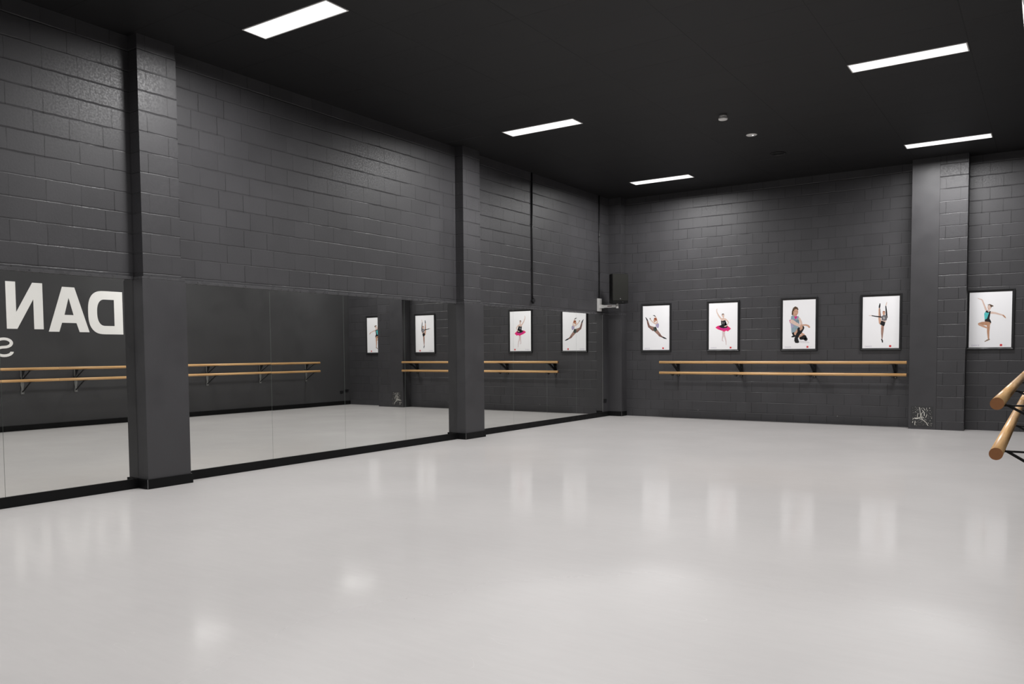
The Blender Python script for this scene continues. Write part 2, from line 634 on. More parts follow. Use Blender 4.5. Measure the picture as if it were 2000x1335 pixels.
# ------------------------------------------------------------------ mirrors
def mirror(y0, y1, label, tilt):
    """panel with its foot on the skirting; tilt leans the top by a millimetre or two"""
    g = 0.0015
    r = thing('mirror_panel', label, 'mirror', (0, (y0 + y1) / 2, ZM), 0, 'wall mirrors above the black skirting')
    h = (y1 - y0) / 2 - g
    bb = B()
    fs = box(bb, -0.006, 0.0, -h, h, 0.0005, ZL - ZM - 0.0005, mi=1)
    for f in fs:
        if all(abs(v.co.x) < 1e-6 for v in f.verts):
            f.material_index = 0
    gl = obj('glass', bb, [M_MIRROR, M_GLASSEDGE], r)
    bb = B()
    box(bb, -0.0145, -0.0065, -h + 0.004, h - 0.004, 0.004, ZL - ZM - 0.004)
    obj('backing_board', bb, M_BLACK, r)
    gl.rotation_euler = (0, tilt, 0)
    return r


T = -0.0007
mirror(-14.38, -13.16, 'tall frameless mirror panel nearest the camera, wholly beyond the left edge of the picture', T)
mirror(-13.16, -11.933, 'tall frameless mirror panel cut by the left edge of the picture', T)
mirror(-11.933, P1[0], 'mirror panel left of the near pillar reflecting the white DAN letters', T)
mirror(P1[1], -8.99, 'mirror panel directly right of the near pillar reflecting the wooden barre and two brackets', -0.0003)
mirror(-8.99, -7.806, 'mirror panel second from the near pillar reflecting the end of the long barre', -0.0005)
mirror(-7.806, -6.62, 'mirror panel reflecting the back pillar and the cut off dancer poster', -0.0006)
mirror(-6.62, P2[0], 'mirror panel directly left of the middle pillar reflecting the high kick poster', -0.0005)
mirror(P2[1], -3.832, 'mirror panel directly right of the middle pillar, its right seam crossing the tutu poster', 0.0)
mirror(-3.832, -2.728, 'mirror panel second from the middle pillar reflecting the right half of the tutu poster', 0.0)
mirror(-2.728, -1.63, 'mirror panel third from the middle pillar reflecting the end of the back barre', 0.0)
last = mirror(-1.63, -0.523, 'narrow looking mirror panel nearest the back corner, last of the row', 0.0)
b = B(); box(b, -0.012, 0.003, 0, 0.004, 0.0, ZL - ZM - 0.001)
es_ = obj('edge_strip', b, M_SCREW, last)
es_.location = (0, (1.63 - 0.523) / 2 - 0.0012, 0)
# strip of board between the last mirror and the corner pier
b = B(); box(b, WL, -0.001, -0.519, -0.235, ZM, ZL)
struct(obj('trim_3', b, M_SMOOTH))

# ------------------------------------------------------------------ ceiling lights
LW, LD = 1.165, 0.285


def make_light(loc, label):
    r = thing('ceiling_light', label, 'light', loc, 0, 'recessed rectangular ceiling lights')
    bb = B()
    t_ = 0.012
    box(bb, -LW / 2, LW / 2, -LD / 2, -LD / 2 + t_, -0.006, 0)
    box(bb, -LW / 2, LW / 2, LD / 2 - t_, LD / 2, -0.006, 0)
    box(bb, -LW / 2, -LW / 2 + t_, -LD / 2 + t_, LD / 2 - t_, -0.006, 0)
    box(bb, LW / 2 - t_, LW / 2, -LD / 2 + t_, LD / 2 - t_, -0.006, 0)
    obj('frame', bb, M_WMETAL, r)
    bb = B()
    box(bb, -LW / 2 + t_, LW / 2 - t_, -LD / 2 + t_, LD / 2 - t_, -0.004, -0.0005)
    obj('diffuser', bb, M_DIFF, r)
    ld = bpy.data.lights.new('tube_light', 'AREA')
    ld.shape = 'RECTANGLE'
    ld.size = LW - 0.03
    ld.size_y = LD - 0.03
    ld.energy = LAMP_W
    ld.color = (1.0, 0.99, 0.985)
    ld.spread = LAMP_SPREAD
    lo = bpy.data.objects.new('tube_light', ld)
    COL.objects.link(lo)
    lo.parent = r
    lo.location = (0, 0, -0.007)
    return r


lab = {
    (0, 0): 'small bright ceiling light nearest the back left corner, beyond the smoke detectors',
    (0, 1): 'bright ceiling light above the middle pillar, in front of the left wall',
    (0, 2): 'largest bright ceiling light at the top, cut by the picture edge near the left pillar',
    (0, 3): 'bright ceiling light over the mirror wall behind the camera',
    (1, 0): 'bright ceiling light directly above the back pillar on the right',
    (1, 1): 'bright ceiling light at upper right, nearer than the one over the back pillar',
    (1, 2): 'bright ceiling light by the right wall above the near end of the barre',
    (1, 3): 'bright ceiling light by the right wall above the camera',
}
proto = None
for (i, j), lb in lab.items():
    loc = (LIGHT_X[i], LIGHT_Y[j], H)
    if proto is None:
        proto = make_light(loc, lb)
    else:
        dup(proto, lb, loc)

# ------------------------------------------------------------------ things on the ceiling
r = thing('smoke_detector', 'round white smoke detector standing proud of the black ceiling', 'smoke detector', (3.93, -4.60, H))
b = B(); lathe(b, [(0, 0), (0.052, 0), (0.052, -0.030), (0.048, -0.032)]); obj('base', b, M_WHITE, r)
b = B(); lathe(b, [(0.046, -0.030), (0.062, -0.036), (0.062, -0.052), (0.052, -0.060), (0, -0.062)]); obj('cap', b, M_WHITE, r)
r = thing('ceiling_sensor', 'flat white round sensor disc on the black ceiling beyond the smoke detector', 'sensor', (3.95, -3.42, H))
b = B(); lathe(b, [(0, 0), (0.078, 0), (0.078, -0.006), (0.070, -0.011), (0, -0.012)]); obj('disc', b, M_WHITE, r)
b = B(); lathe(b, [(0.012, -0.010), (0.010, -0.018), (0, -0.020)], 16); o = obj('lens', b, M_LED, r); o.location = (0.018, 0, 0)
r = thing('ceiling_vent', 'flat black round fitting on the ceiling beyond the two white discs', 'vent', (3.95, -2.05, H))
b = B(); lathe(b, [(0.11, 0), (0.125, -0.004), (0.12, -0.012), (0.10, -0.008), (0.098, -0.002)]); obj('rim', b, M_BLACK, r)
b = B()
lathe(b, [(0.085, -0.002), (0.08, -0.008), (0.06, -0.006)]); lathe(b, [(0.05, -0.002), (0.045, -0.008), (0, -0.007)])
obj('louvre', b, M_SPK, r)

# ------------------------------------------------------------------ barres
RR = 0.0255
REACH = 0.335


def bracket_mesh(zb, long_):
    """in local coords: wall at x=0, rail at x=-REACH, upper rail centre z=1.12, lower z=0.912"""
    bb = B()
    wdt = 0.018 if long_ else 0.034
    kk = 0.3 if long_ else 1.0
    box(bb, -0.006, 0, -0.032, 0.032, zb, 1.095, bev=0.001)
    for zc, k in ((1.12, 0), (0.912, 1)):
        z = zc - RR - 0.004
        box(bb, -REACH - 0.02, -0.004, -wdt / 2, wdt / 2, z - 0.005, z + 0.003)
        box(bb, -REACH - 0.018, -REACH + 0.018, -0.05, 0.05, z - 0.001, z + 0.0035)     # saddle plate
        if k == 0 or long_:
            zz = (z - 0.18) if k == 0 else zb + 0.03
            prism(bb, [(-REACH + 0.02, z - 0.004), (-REACH + 0.02 + 0.07 * kk, z - 0.004), (-0.004, zz + 0.045 * kk), (-0.004, zz)],
                  1, -wdt / 2, wdt / 2)
        else:
            prism(bb, [(-REACH - 0.01, z - 0.004), (-REACH + 0.06, z - 0.004), (-REACH + 0.03, z - 0.03), (-REACH, z - 0.03)],
                  1, -wdt / 2, wdt / 2)
    prism(bb, [(-0.12, 1.0895), (-0.004, 1.0895), (-0.004, 0.93)], 1, -0.004, 0.004)
    return bb


def barre(label, length, ybr, loc, rotz, zb, long_):
    """rails run along local +y from 0 to length; wall on local +x side"""
    r = thing('ballet_barre', label, 'barre', loc, rotz, 'double wooden ballet barres fixed to the walls')
    for zc, part in ((1.12, 0), (0.912, 1)):
        bb = B()
        tube(bb, (0, 0, 0), (0, 0, length), RR, 28, mi=0, capmi=1)
        ra = obj('rail', bb, [M_WOOD, M_WOODEND], r)
        ra.rotation_euler = (-math.pi / 2, 0, 0)
        ra.location = (-REACH, 0, zc)
    first = None
    for y in ybr:
        if first is None:
            br = obj('bracket', bracket_mesh(zb, long_), M_BLACK, r)
            first = br.data
        else:
            br = bpy.data.objects.new('bracket', first)
            COL.objects.link(br)
            br.parent = r
        br.location = (0, y, 0)
        if long_:
            bb = B()
            pl = [(-0.030, zb), (0.030, zb), (0.030, zb + 0.05), (0.018, zb + 0.10), (0.030, zb + 0.17), (0.030, 0.86),
                  (0.016, 0.89), (0.016, 0.95), (0.030, 0.98), (0.030, 1.085), (-0.030, 1.085), (-0.030, 0.98),
                  (-0.016, 0.95), (-0.016, 0.89), (-0.030, 0.86), (-0.030, zb + 0.17), (-0.018, zb + 0.10), (-0.030, zb + 0.05)]
            prism(bb, pl, 0, -0.009, -0.0062)
            obj('wall_plate', bb, M_STEEL, br)
        for zs in (zb + 0.02, zb + 0.075, 1.02):
            bb = B(); tube(bb, (-0.0105, 0, 0), (-0.006, 0, 0), 0.009, 12)
            s = obj('screw', bb, M_SCREW, br)
            s.location = (0, 0, zs)
    return r


# back wall: local +y -> world -x ... rotate so that local +x points at the wall (world +y)
barre('double wooden barre on black brackets below the posters on the back block wall', 4.47,
      [5.645 - 5.428, 5.645 - 4.075, 5.645 - 2.72, 5.645 - 1.438], (5.645, 0, 0), math.pi / 2, 0.835, False)
# right wall
barre('long far section of double wooden barre on the right wall, seen in the mirrors', 6.35,
      [0.48, 1.91, 3.36, 4.79, 6.19], (W, -7.70, 0), 0, 0.66, True)
barre('near section of double wooden barre at the right edge, its sawn ends facing the camera', 3.7195,
      [0.40, 1.83, 3.24], (W, -11.42, 0), 0, 0.66, True)

# ------------------------------------------------------------------ corner loudspeaker
SX, SY = 0.42, -0.675
r = thing('loudspeaker', 'black loudspeaker on a white wall bracket in the back left corner', 'loudspeaker',
          (SX, SY, 2.305), math.radians(46))
# front faces local -y
b = B()
pts = [(-0.17, -0.15), (0.17, -0.15), (0.17, 0.02), (0.10, 0.15), (-0.10, 0.15), (-0.17, 0.02)]
prism(b, pts, 2, 0, 0.58)
bmesh.ops.recalc_face_normals(b, faces=b.faces)
bmesh.ops.bevel(b, geom=list(b.edges), offset=0.008, segments=2, affect='EDGES')
obj('cabinet', b, M_SPK, r)
b = B(); box(b, -0.16, 0.16, -0.158, -0.149, 0.045, 0.568, bev=0.003); obj('grille', b, M_GRILLE, r)
b = B(); tube(b, (0.0, -0.160, 0.085), (0.0, -0.157, 0.085), 0.011, 16); obj('round_badge', b, M_SCREW, r)
b = B(); tube(b, (0.055, -0.155, 0.022), (0.055, -0.150, 0.022), 0.006, 12); obj('indicator', b, M_SCREW, r)

r = thing('speaker_bracket', 'white metal wall arm carrying the corner loudspeaker', 'bracket', (0, SY, 2.16))
b = B(); box(b, WL, 0.030, -0.06, 0.06, 0.0, 0.26, bev=0.006); obj('wall_plate', b, M_WMETAL, r)
b = B()
box(b, 0.028, 0.385, -0.022, 0.022, 0.07, 0.122, bev=0.003)
box(b, 0.028, 0.10, -0.028, 0.028, 0.063, 0.13, bev=0.003)
obj('arm', b, M_WMETAL, r)
b = B(); box(b, 0.20, 0.30, -0.0235, -0.0215, 0.088, 0.106); obj('slot_label', b, M_GREY, r)
b = B()
tube(b, (SX - 0.01, 0, 0.05), (SX - 0.01, 0, 0.118), 0.025, 20)
tube(b, (SX - 0.01, 0, 0.118), (SX - 0.01, 0, 0.1445), 0.02, 20)
obj('clamp', b, M_WMETAL, r)

# ------------------------------------------------------------------ conduits on the left wall
def conduit(y, z0, label, end):
    r = thing('cable_conduit', label, 'conduit', (WL, y, z0))
    bb = B(); tube(bb, (0.014, 0, 0.0), (0.014, 0, H - z0), 0.0135, 16); obj('pipe', bb, M_BLACK, r)
    for k in (0.25, 0.6, 0.93):
        zc = (H - z0) * k
        bb = B()
        box(bb, 0, 0.030, -0.020, 0.020, zc - 0.008, zc + 0.008, bev=0.002)
        obj('clip', bb, M_BLACK, r)
    if end:
        bb = B(); box(bb, 0, 0.045, -0.035, 0.035, -0.075, 0.0, bev=0.006); e = obj('end_box', bb, M_BLACK, r)
        e.rotation_euler = (math.radians(45), 0, 0)
        e.location = (0.0, -0.02, 0.02)
    return r


conduit(-3.20, 2.26, 'black vertical conduit with end box, right of the middle pillar above the mirrors', True)
conduit(-0.655, 2.421, 'black vertical conduit running down the left wall to the white speaker arm', False)


# ------------------------------------------------------------------ power outlets
def outlet(loc, rotz, label):
    r = thing('power_outlet', label, 'power outlet', loc, rotz, 'black wall power outlets')
    bb = B(); box(bb, -0.010, 0, -0.058, 0.058, -0.036, 0.036, bev=0.003); obj('plate', bb, M_BLACK, r)
    for yy in (-0.03, 0.03):
        bb = B(); box(bb, -0.013, -0.009, yy - 0.008, yy + 0.008, 0.012, 0.026, bev=0.001); obj('switch', bb, M_SPK, r)
    return r


outlet((-0.001, -0.42, 0.325), math.pi, 'black double power outlet low beside the last mirror in the back corner')
outlet((W, -0.305, 0.335), 0, 'black power outlet low on the right wall, the left one in the mirror')
outlet((W, -0.12, 0.365), 0, 'black power outlet low on the right wall, nearest the back wall')

# ------------------------------------------------------------------ scraped patch low on the back pillar
r = thing('access_patch', 'square patch with cream paint scrapes low on the back pillar', 'patch', (5.715, -QD - 0.002, 0.045))
b = B(); box(b, 0, 0.335, -0.003, 0, 0, 0.345, bev=0.001)


def px_patch(u, v):
    # zoomed-photo pixels of the patch -> local metres
    return ((u - 130) / (1190 - 130) * 0.335, (1150 - v) / (1150 - 265) * 0.345)


def ribbon(bm, pts, fn, y, mi=0, th=0.0006):
    P = [(Vector(fn(p[0], p[1])), p[2]) for p in pts]
    L_, R_ = [], []
    for i, (p, w) in enumerate(P):
        a_ = P[max(i - 1, 0)][0]
        c_ = P[min(i + 1, len(P) - 1)][0]
        d = (c_ - a_)
        if d.length < 1e-9:
            d = Vector((1, 0))
        d.normalize()
        n = Vector((-d.y, d.x))
        L_.append(p + n * w)
        R_.append(p - n * w)
    poly = L_ + list(reversed(R_))
    for i in range(len(P) - 1):
        q = [L_[i], L_[i + 1], R_[i + 1], R_[i]]
        f = bm.faces.new([bm.verts.new((v.x, y, v.y)) for v in q])
        f.material_index = mi


K = 0.335 / 1060
strokes = [
    [(540, 320, 18), (570, 480, 16), (590, 620, 18), (615, 730, 20)],
    [(620, 720, 12), (640, 610, 16), (690, 520, 14)],
    [(650, 420, 8), (720, 480, 20), (770, 560, 24), (775, 680, 20)],
    [(455, 760, 14), (450, 660, 14), (480, 570, 12)],
    [(300, 780, 10), (330, 800, 34), (430, 805, 40), (500, 790, 26)],
    [(500, 780, 20), (600, 740, 22), (700, 740, 22), (770, 780, 10)],
    [(520, 800, 16), (680, 850, 20), (790, 905, 18), (880, 980, 16), (960, 1100, 18)],
    [(840, 760, 16), (880, 680, 16), (900, 610, 12)],
    [(225, 860, 16), (250, 810, 16), (310, 800, 10)],
    [(600, 400, 6), (680, 340, 8)],
    [(730, 340, 10), (760, 380, 14), (800, 440, 14)],
    [(330, 1100, 20), (330, 1000, 18), (340, 900, 8)],
    [(345, 965, 8), (400, 970, 12)],
    [(215, 1000, 18), (230, 930, 14)], [(880, 330, 8), (880, 430, 10)], [(920, 480, 12), (925, 420, 10)],
    [(600, 750, 14), (700, 820, 18)], [(800, 870, 8), (825, 820, 8)],
]
for s in strokes:
    ribbon(b, [(x, y, w * K * 0.8) for x, y, w in s], px_patch, -0.0036, 1)
rnd = random.Random(3)
flecks = [(1020, 345, 30), (355, 520, 24), (470, 430, 22), (1050, 450, 16), (1060, 600, 12), (1075, 710, 16), (1125, 775, 24),
          (965, 775, 14), (870, 865, 18), (1050, 895, 18), (970, 985, 24), (1135, 1005, 18), (1110, 1100, 16), (720, 1090, 12),
          (635, 925, 18), (580, 975, 14), (245, 560, 14), (330, 420, 14), (400, 340, 10), (410, 460, 10), (860, 530, 10),
          (950, 530, 10), (360, 690, 14), (700, 690, 14), (500, 1070, 8), (580, 1080, 8), (660, 1000, 8), (780, 940, 10)]
for _ in range(70):
    flecks.append((rnd.uniform(190, 1150), rnd.uniform(310, 1120), rnd.uniform(6, 13)))
for u, v, s in flecks:
    c0 = Vector(px_patch(u, v))
    vs = []
    for k in range(7):
        an = k / 7 * 6.283
        rr = s * K * rnd.uniform(0.6, 1.1)
        vs.append(b.verts.new((c0.x + rr * 0.75 * math.cos(an), -0.0036, c0.y + rr * math.sin(an))))
    b.faces.new(vs).material_index = 1
obj('board', b, [M_PATCH, M_CHIP], r, fix=False)

# ------------------------------------------------------------------ lettering on the right wall
# local: y runs along the wall (world -y is to the right when facing the wall), z up
r = thing('wall_lettering', 'large white letters DAN with a smaller S below, on the right wall, seen mirrored', 'lettering',
          (W, 0, 0))


def letter(name, polys, par=r):
    """polys: list of convex/simple polygons of (y,z)"""
    bb = B()
    for pl in polys:
        prism(bb, pl, 0, -0.004, 0.0)
    return obj(name, bb, M_LETTER, par)


def sl(y):      # height of the lettering's base line along the wall
    return 1.745 + 0.0 * y


def bar(p, q, w):
    p, q = Vector(p), Vector(q)
    d = (q - p).normalized()
    n = Vector((-d.y, d.x)) * (w / 2)
    return [tuple(p + n), tuple(q + n), tuple(q - n), tuple(p - n)]


def arc_band(cy, cz, ro_y, ro_z, ri_y, ri_z, a0, a1, n=14):
    out = []
    for k in range(n):
        t0 = math.radians(a0 + (a1 - a0) * k / n)
        t1 = math.radians(a0 + (a1 - a0) * (k + 1) / n)
        out.append([(cy + ro_y * math.cos(t0), cz + ro_z * math.sin(t0)), (cy + ro_y * math.cos(t1), cz + ro_z * math.sin(t1)),
                    (cy + ri_y * math.cos(t1), cz + ri_z * math.sin(t1)), (cy + ri_y * math.cos(t0), cz + ri_z * math.sin(t0))])
    return out


CAPH = 0.845


def build_D(y0, y1, zb):
    """y0 = stem edge (far), y1 = bowl edge (near), y1 < y0"""
    zt = zb + CAPH
    zc = (zb + zt) / 2
    st = 0.175
    th = 0.165
    yc = y1 + 0.33
    P = [[(y0, zb), (y0, zt), (y0 - st, zt), (y0 - st, zb)]]
    P.append([(y0 - st, zt), (yc, zt), (yc, zt - th), (y0 - st, zt - th)])
    P.append([(y0 - st, zb + th), (yc, zb + th), (yc, zb), (y0 - st, zb)])
    def se(a, b, t_, e=2.7):
        c, d = math.cos(t_), math.sin(t_)
        return (yc + a * math.copysign(abs(c) ** (2 / e), c), zc + b * math.copysign(abs(d) ** (2 / e), d))
    n = 28
    for k in range(n):
        t0, t1 = math.pi * (0.5 + k / n), math.pi * (0.5 + (k + 1) / n)
        P.append([se(yc - y1, CAPH / 2, t0), se(yc - y1, CAPH / 2, t1), se(yc - y1 - st, CAPH / 2 - th, t1, 2.4), se(yc - y1 - st, CAPH / 2 - th, t0, 2.4)])
    return P


def build_A(y0, y1, zb):
    zt = zb + CAPH
    yc = (y0 + y1) / 2
    hw, w = 0.115, 0.19
    # halves that meet on the centre line, with the counter left open between them
    def half(e, sg):
        # e: outer foot, sg: direction from the foot to the centre
        f = lambda k, z: (e + sg * k, z)
        half_w = abs(yc - e)
        ib = w + 0.055                    # inner edge of the leg at the crossbar's bottom
        it = w + 0.105                    # and at its top
        return [[f(0, zb), f(w, zb), f(ib, zb + 0.17), f(it, zb + 0.32), (yc, zt - 0.20), (yc, zt), f(half_w - hw, zt)],
                [f(ib, zb + 0.17), (yc, zb + 0.17), (yc, zb + 0.32), f(it, zb + 0.32)]]
    return half(y0, -1) + half(y1, 1)


def build_N(y0, y1, zb):
    zt = zb + CAPH
    w = 0.165
    d = 0.175
    return [[(y0, zb), (y0, zt), (y0 - d, zt), (y1 + w, zb + 0.30), (y1 + w, zt), (y1, zt), (y1, zb), (y1 + d, zb),
             (y0 - w, zt - 0.30), (y0 - w, zb)]]


letter('letter', build_D(-6.24, -6.935, 1.765))
letter('letter', build_A(-6.92, -7.68, 1.80))
letter('letter', build_N(-7.77, -8.40, 1.84))
# small S under the row, light weight
cy, zc = -8.46, 1.50
S_ = []
ro, ri = (0.160, 0.10), (0.105, 0.050)
S_ += arc_band(cy, zc + 0.085, ro[0] * 0.95, 0.098, ri[0] * 0.92, 0.050, 5, 270, 22)
S_ += arc_band(cy, zc - 0.085 + 0.020, ro[0], 0.100, ri[0], 0.052, 90, -175, 22)
letter('letter', [[(2 * cy - y, z) for y, z in q] for q in S_])

# ------------------------------------------------------------------ air conditioner end at the top right
r = thing('air_conditioner', 'white wall air conditioner, only its rounded edge at the top right corner', 'air conditioner',
          (W, -11.7, 2.52))
b = B()
prof = [(0, 0.0), (-0.13, 0.0), (-0.21, 0.02), (-0.255, 0.055), (-0.272, 0.11), (-0.276, 0.22), (-0.262, 0.30), (-0.23, 0.33), (0, 0.335)]
prism(b, prof, 1, 0.0, 0.95)
obj('casing', b, M_WHITE, r)
b = B(); box(b, -0.20, -0.06, 0.08, 0.87, -0.008, 0.0); obj('vent_slot', b, M_BLACK, r)
b = B(); prism(b, [(-0.235, 0.018), (-0.03, 0.018), (-0.03, 0.315), (-0.235, 0.305), (-0.252, 0.2), (-0.248, 0.09)], 1, -0.004, 0.0)
obj('end_panel', b, noisy('grey_white_plastic', (0.5, 0.5, 0.5), 0.45, 0.03, 8), r)

# ------------------------------------------------------------------ posters
MC = {}


def ink(key, col):
    if key not in MC:
        MC[key] = noisy('print_' + key, col, 0.32, 0.06, 40, spec=0.4)
    return MC[key]


INK = {'skin': (0.62, 0.36, 0.25), 'pale': (0.74, 0.55, 0.47), 'tight': (0.22, 0.12, 0.10), 'black': (0.012, 0.012, 0.014),
       'hair': (0.10, 0.055, 0.03), 'red_hair': (0.33, 0.10, 0.05), 'lilac': (0.40, 0.36, 0.52), 'grey': (0.06, 0.075, 0.065),
       'pink': (0.80, 0.03, 0.18), 'ballet': (0.72, 0.58, 0.58), 'denim': (0.28, 0.38, 0.44), 'denim_dark': (0.18, 0.25, 0.30),
       'magenta': (0.62, 0.03, 0.24), 'sequin': (0.16, 0.15, 0.16), 'teal': (0.10, 0.56, 0.56), 'tan': (0.52, 0.28, 0.17),
       'red': (0.72, 0.03, 0.04), 'text': (0.50, 0.46, 0.58), 'shadow_pink': (0.60, 0.30, 0.36), 'shoe': (0.30, 0.22, 0.16),
       'lips': (0.45, 0.08, 0.08), 'silver': (0.45, 0.45, 0.47), 'stocking': (0.34, 0.20, 0.16), 'faint': (0.76, 0.75, 0.77)}
for k_, c_ in INK.items():
    ink(k_, c_)
KEYS = list(INK.keys())
PZ0, PZ1 = 1.367, 2.272


def text_mesh(txt, size):
    cu = bpy.data.curves.new('t', 'FONT')
    cu.body = txt
    cu.size = size
    o = bpy.data.objects.new('t', cu)
    COL.objects.link(o)
    dg = bpy.context.evaluated_depsgraph_get()
    me = bpy.data.meshes.new_from_object(o.evaluated_get(dg))
    bpy.data.objects.remove(o, do_unlink=True)
    return me


def poster(x0, x1, quad, art, label):
    """x0..x1: printed sheet on the back wall; quad: the sheet's corners (tl,tr,br,bl) in the zoomed photo pixels"""
    PW, PH = x1 - x0, PZ1 - PZ0
    r = thing('framed_poster', label, 'poster', ((x0 + x1) / 2, 0, PZ0 - 0.03), 0, 'framed dancer posters along the back wall')
    fw_, bot = 0.037, 0.037
    bb = B()
    prof = [(0.0, 0.0), (0.0, -0.024), (0.004, -0.029), (0.010, -0.029), (0.038, -0.013), (0.038, -0.006)]
    rings = []
    for off, dep in prof:
        xa, xb = -PW / 2 - fw_ + off, PW / 2 + fw_ - off
        za, zb_ = 0.03 - bot + off, 0.03 + PH + fw_ - off
        rings.append([bb.verts.new(p) for p in ((xa, dep, za), (xb, dep, za), (xb, dep, zb_), (xa, dep, zb_))])
    for A, C in zip(rings, rings[1:]):
        for i in range(4):
            bb.faces.new((A[i], A[(i + 1) % 4], C[(i + 1) % 4], C[i]))
    obj('frame', bb, M_FRAME, r)
    bb = B()
    box(bb, -PW / 2 - 0.01, PW / 2 + 0.01, -0.010, -0.002, 0.02, 0.03 + PH + 0.01)
    paper = obj('sheet', bb, M_PAPER, r)
    tl, tr, br, bl = [Vector(q) for q in quad]

    def inv(u, v):
        # inverse bilinear by a few Newton steps
        s, t_ = 0.5, 0.5
        P_ = Vector((u, v))
        for _ in range(8):
            top = tl.lerp(tr, s)
            botm = bl.lerp(br, s)
            cur = top.lerp(botm, t_)
            ds = (tr - tl).lerp(br - bl, t_)
            dt = botm - top
            e = P_ - cur
            det = ds.x * dt.y - ds.y * dt.x
            s += (e.x * dt.y - e.y * dt.x) / det
            t_ += (ds.x * e.y - ds.y * e.x) / det
        return (-PW / 2 + s * PW, 0.03 + PH * (1 - t_))
    sc = PW / ((tr - tl).length)
    bb = B()
    lay = 0
    for it in art:
        lay += 1
        y = -0.0102 - lay * 0.00004
        kind, key = it[0], it[1]
        mi = KEYS.index(key)
        if kind == 's':      # tapered limb
            pts = it[2]
            ribbon(bb, [(p[0], p[1], p[2] * sc) for p in pts], inv, y, mi)
            for p in pts:
                c0 = inv(p[0], p[1])
                vs = [bb.verts.new((c0[0] + p[2] * sc * math.cos(k / 12 * 6.2832), y - 0.00001, c0[1] + p[2] * sc * math.sin(k / 12 * 6.2832)))
                      for k in range(12)]
                bb.faces.new(vs).material_index = mi
        elif kind == 'p':
            vs = []
            for u, v in it[2]:
                c0 = inv(u, v)
                vs.append(bb.verts.new((c0[0], y, c0[1])))
            f = bb.faces.new(vs)
            f.material_index = mi
            bmesh.ops.triangulate(bb, faces=[f])
        elif kind == 'e':
            cx, cy_, rx, ry, rot = it[2]
            vs = []
            for k in range(18):
                a_ = k / 18 * 6.2832
                ex, ey = rx * math.cos(a_), ry * math.sin(a_)
                c0 = inv(cx + ex * math.cos(rot) - ey * math.sin(rot), cy_ + ex * math.sin(rot) + ey * math.cos(rot))
                vs.append(bb.verts.new((c0[0], y, c0[1])))
            bb.faces.new(vs).material_index = mi
    pf = obj('printed_dancer', bb, [MC[k] for k in KEYS], paper, fix=False)
    # red square mark and small line beside it, small word at the bottom left
    bb = B()
    for (xa, xb, za, zb_, mi) in ((0.215, 0.285, 0.015, 0.048, 0),):
        w_ = 0.034
        xa = -PW / 2 + 0.735 * PW
        box(bb, xa, xa + w_, -0.0104, -0.0101, 0.03 + 0.018, 0.03 + 0.018 + w_)
    box(bb, xa + w_ + 0.015, xa + w_ + 0.06, -0.0103, -0.0101, 0.03 + 0.034, 0.03 + 0.038, mi=1)
    box(bb, xa + w_ + 0.015, xa + w_ + 0.045, -0.0103, -0.0101, 0.03 + 0.026, 0.03 + 0.029, mi=1)
    box(bb, xa + 0.010, xa + 0.024, -0.0106, -0.0103, 0.03 + 0.026, 0.03 + 0.040, mi=2)
    obj('printed_mark', bb, [ink('red', INK['red']), ink('faint', INK['faint']), ink('lips', INK['lips'])], paper)
    me = TXT.copy()
    me.materials.clear()
    me.materials.append(ink('text', INK['text']))
    to = bpy.data.objects.new('printed_word', me)
    COL.objects.link(to)
    to.parent = paper
    to.rotation_euler = (math.pi / 2, 0, 0)
    to.location = (-PW / 2 + 0.04, -0.0104, 0.03 + 0.022)
    return r


TXT = text_mesh('DANCE', 0.034)

art1 = [  # leap
    ('s', 'tight', [(395, 690, 40), (300, 630, 24), (278, 560, 20), (262, 500, 14)]),
    ('s', 'black', [(262, 495, 14), (245, 465, 10), (228, 438, 6)]),
    ('s', 'stocking', [(385, 660, 24), (330, 640, 12)]),
    ('s', 'stocking', [(445, 720, 36), (500, 780, 30), (540, 830, 24)]),
    ('s', 'tight', [(530, 825, 24), (580, 860, 14), (615, 875, 12)]),
    ('s', 'black', [(600, 870, 11), (630, 885, 15), (678, 905, 6)]),
    ('s', 'pale', [(450, 580, 14), (390, 545, 11), (345, 500, 9), (325, 470, 8)]),
    ('s', 'hair', [(324, 475, 7), (322, 458, 9)]),
    ('s', 'pale', [(480, 560, 13), (475, 500, 11), (450, 435, 9), (425, 410, 8)]),
    ('s', 'black', [(437, 418, 7), (415, 398, 8), (392, 398, 5)]),
    ('p', 'pale', [(440, 580), (450, 545), (475, 545), (490, 575), (480, 610), (450, 610)]),
    ('p', 'lilac', [(448, 590), (490, 565), (512, 575), (518, 620), (505, 668), (470, 660), (445, 620)]),
    ('p', 'grey', [(395, 650), (440, 640), (460, 660), (475, 715), (430, 750), (400, 715)]),
    ('p', 'black', [(425, 645), (450, 643), (472, 695), (470, 712), (455, 700)]),
    ('e', 'skin', (428, 500, 30, 42, 0.3)),
    ('e', 'red_hair', (438, 470, 32, 24, 0.3)),
    ('s', 'red_hair', [(455, 475, 12), (462, 505, 7)]),
    ('e', 'lips', (425, 520, 6, 3, 0)),
]
